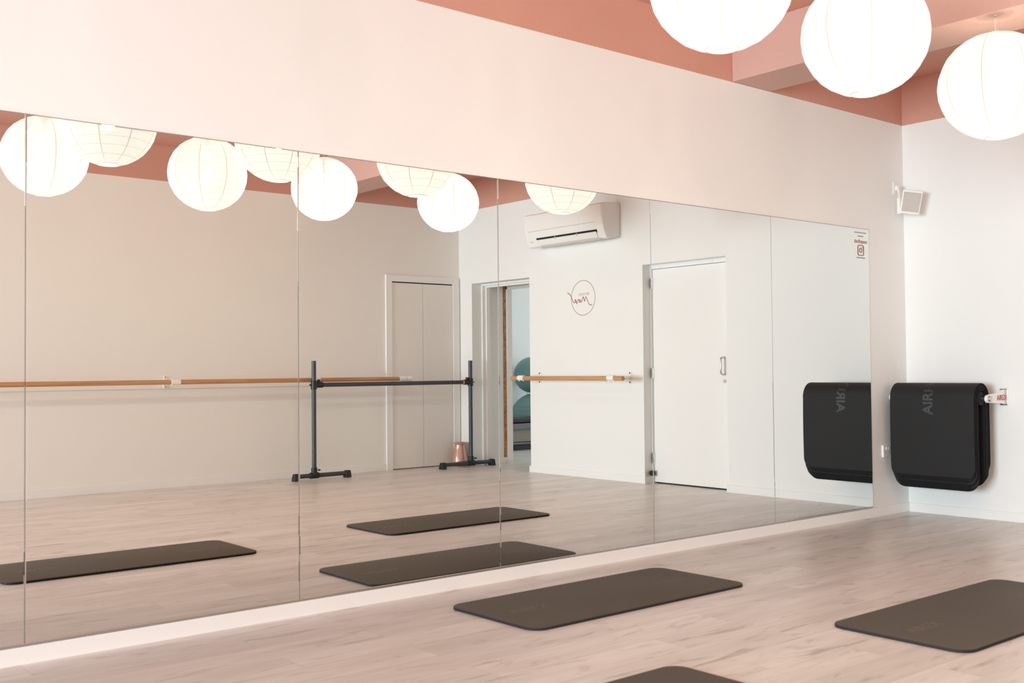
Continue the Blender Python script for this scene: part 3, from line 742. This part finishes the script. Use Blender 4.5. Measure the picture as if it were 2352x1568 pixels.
# ------------------------------------------------------------------ portable barre
pb = empty('portable_barre', (0, 0, 0), 'free-standing black metal barre in front of the closet doors', 'portable barre')
PY_ = -5.36; PX = (-2.12, -.10); FT = ((-2.36, -1.70), (-.53, .235))
for i, px in enumerate(PX):
    tag(MB().tube([(px, PY_, .09), (px, PY_, 1.215)], .0235, 18).build('post', M['tube_grey'], pb, smooth=True), 'charcoal metal post')
    MB().tube([(FT[i][0] + .03, PY_, .045), (FT[i][1] - .03, PY_, .045)], .0225, 16).build('foot_bar', M['tube_grey'], pb, smooth=True)
    j = MB(); j.tube([(px, PY_, .03), (px, PY_, .125)], .031, 18); j.tube([(px - .05, PY_, .045), (px + .05, PY_, .045)], .031, 18)
    j.tube([(px + .03, PY_ + .02, .10), (px + .055, PY_ + .03, .10)], .009, 10)
    j.build('base_clamp', M['black_plastic'], pb, smooth=True, bevel=.003)
    for x, s in ((FT[i][0], 1), (FT[i][1], -1)):
        q = MB(); h_ = .062
        x0, x1 = (x, x + .062) if s > 0 else (x - .062, x)
        q.add([(x0 - .004, PY_ - .036, 0), (x1 + .004, PY_ - .036, 0), (x1 + .004, PY_ + .036, 0), (x0 - .004, PY_ + .036, 0),
               (x0 + .006, PY_ - .026, h_ + .012), (x1 - .002, PY_ - .026, h_ + .012), (x1 - .002, PY_ + .026, h_ + .012), (x0 + .006, PY_ + .026, h_ + .012)],
              [(0, 1, 2, 3), (4, 5, 6, 7), (0, 1, 5, 4), (1, 2, 6, 5), (2, 3, 7, 6), (3, 0, 4, 7)])
        q.build('foot', M['black_plastic'], pb, bevel=.008)
    s = 1 if i == 0 else -1; zc = .968
    j = MB(); j.tube([(px, PY_, zc - .045), (px, PY_, zc + .045)], .032, 18)
    j.tube([(px, PY_, zc), (px + s * .10, PY_, zc)], .030, 18)
    j.tube([(px + s * .055, PY_ + .002, zc + .02), (px + s * .055, PY_ + .008, zc + .055)], .017, 12)
    j.tube([(px - s * .02, PY_, zc), (px - s * .05, PY_, zc)], .010, 10)
    j.build('rail_clamp', M['black_plastic'], pb, smooth=True, bevel=.003)
MB().tube([(PX[0] + .05, PY_, .968), (PX[1] - .05, PY_, .968)], .0225, 18).build('cross_bar', M['tube_grey'], pb, smooth=True)
tag(MB().tube([(PX[1] - .118, PY_, .968), (PX[1] - .10, PY_, .968)], .0262, 18).build('lock_ring', M['orange'], pb, smooth=True), 'orange lock ring')

# ------------------------------------------------------------------ vase, door stop
vs = empty('glass_vase', (-.118, -5.55, 0), 'rose copper glass vase on the floor behind the barre stand', 'vase')
o_ = [(.0005, 0), (.075, 0), (.086, .008), (.092, .035), (.090, .075), (.080, .13), (.069, .19), (.062, .235), (.062, .252), (.070, .268), (.072, .274)]
i_ = [(.068, .272), (.058, .25), (.059, .235), (.066, .19), (.077, .13), (.086, .075), (.086, .035), (.07, .012), (.0005, .012)]
MB().lathe(o_ + i_, 32).build('vase_body', M['vase'], vs, smooth=50)
MB().tube([(.0625 * math.cos(2 * PI * j / 24), .0625 * math.sin(2 * PI * j / 24), .243) for j in range(25)], .0035, 6, cap=False).build('neck_ring', M['steel'], vs, smooth=True)
ds = empty('door_stop', (.06, DOOR_B, .10), 'small black rubber door stop beside the recessed white door', 'door stop')
MB().tube([(0, 0, 0), (0, .018, 0)], .012, 14).build('stem', M['steel'], ds, smooth=True)
MB().tube([(0, .018, 0), (0, .030, 0), (0, .058, 0), (0, .062, 0)], [.020, .026, .026, .020], 18).build('rubber_buffer', M['black_plastic'], ds, smooth=True)

# ------------------------------------------------------------------ light
def area(name, loc, rot, sx, sy, e, col, spread=180):
    l = bpy.data.lights.new(name, 'AREA'); l.shape = 'RECTANGLE'; l.size = sx; l.size_y = sy; l.energy = e; l.color = col; l.spread = math.radians(spread)
    o = bpy.data.objects.new(name, l); COL.objects.link(o); o.location = loc; o.rotation_euler = rot; return o
DAY = (.82, .93, 1.0)
area('daylight_back_window', (X_BACK - .25, (BY0 + BY1) / 2, (BZ0 + BZ1) / 2), (0, -PI / 2, 0), BZ1 - BZ0, BY1 - BY0, 650, DAY, 110)
area('daylight_side_window', ((WX0 + WX1) / 2, L_OPP - .25, (WZ0 + WZ1) / 2), (-PI / 2, PI, 0), WX1 - WX0, WZ1 - WZ0, 40, DAY)
area('daylight_next_room', (6.8, -6.05, 1.6), (0, PI / 2, 0), 1.6, 3.7, 150, (.93, .94, 1.0))
wd = bpy.data.worlds.new('world'); SC.world = wd; wd.use_nodes = True
wd.node_tree.nodes['Background'].inputs[0].default_value = (.78, .88, 1, 1)
wd.node_tree.nodes['Background'].inputs[1].default_value = 1.0

# ------------------------------------------------------------------ camera
F = Vector((0.64008542, 0.76786624, 0.02592474)); RT = Vector((0.76824477, -0.64008992, -0.0092127)); U = Vector((-0.00952004, -0.02581346, 0.99962145))
cd = bpy.data.cameras.new('camera'); cd.sensor_width = 36; cd.lens = 36 * 2459.2217 / 2352
cd.clip_start = .02
cam = bpy.data.objects.new('camera', cd); COL.objects.link(cam)
mw = Matrix((RT, U, -F)).transposed().to_4x4(); mw.translation = Vector((-7.579220765858837, -4.372013444912634, 1.11))
cam.matrix_world = mw
cd.dof.use_dof = True; cd.dof.focus_distance = 12.5; cd.dof.aperture_fstop = 4.5
SC.camera = cam

SC.view_settings.view_transform = 'Standard'; SC.view_settings.look = 'None'
SC.view_settings.exposure = 0.0; SC.view_settings.gamma = 1.0; SC.view_settings.use_curve_mapping = False
cy = SC.cycles
cy.max_bounces = 14; cy.diffuse_bounces = 8; cy.glossy_bounces = 6; cy.transparent_max_bounces = 8
cy.caustics_reflective = False; cy.caustics_refractive = False
cy.sample_clamp_indirect = 6.0
cy.use_denoising = True
try: cy.denoiser = 'OPENIMAGEDENOISE'
except Exception: pass
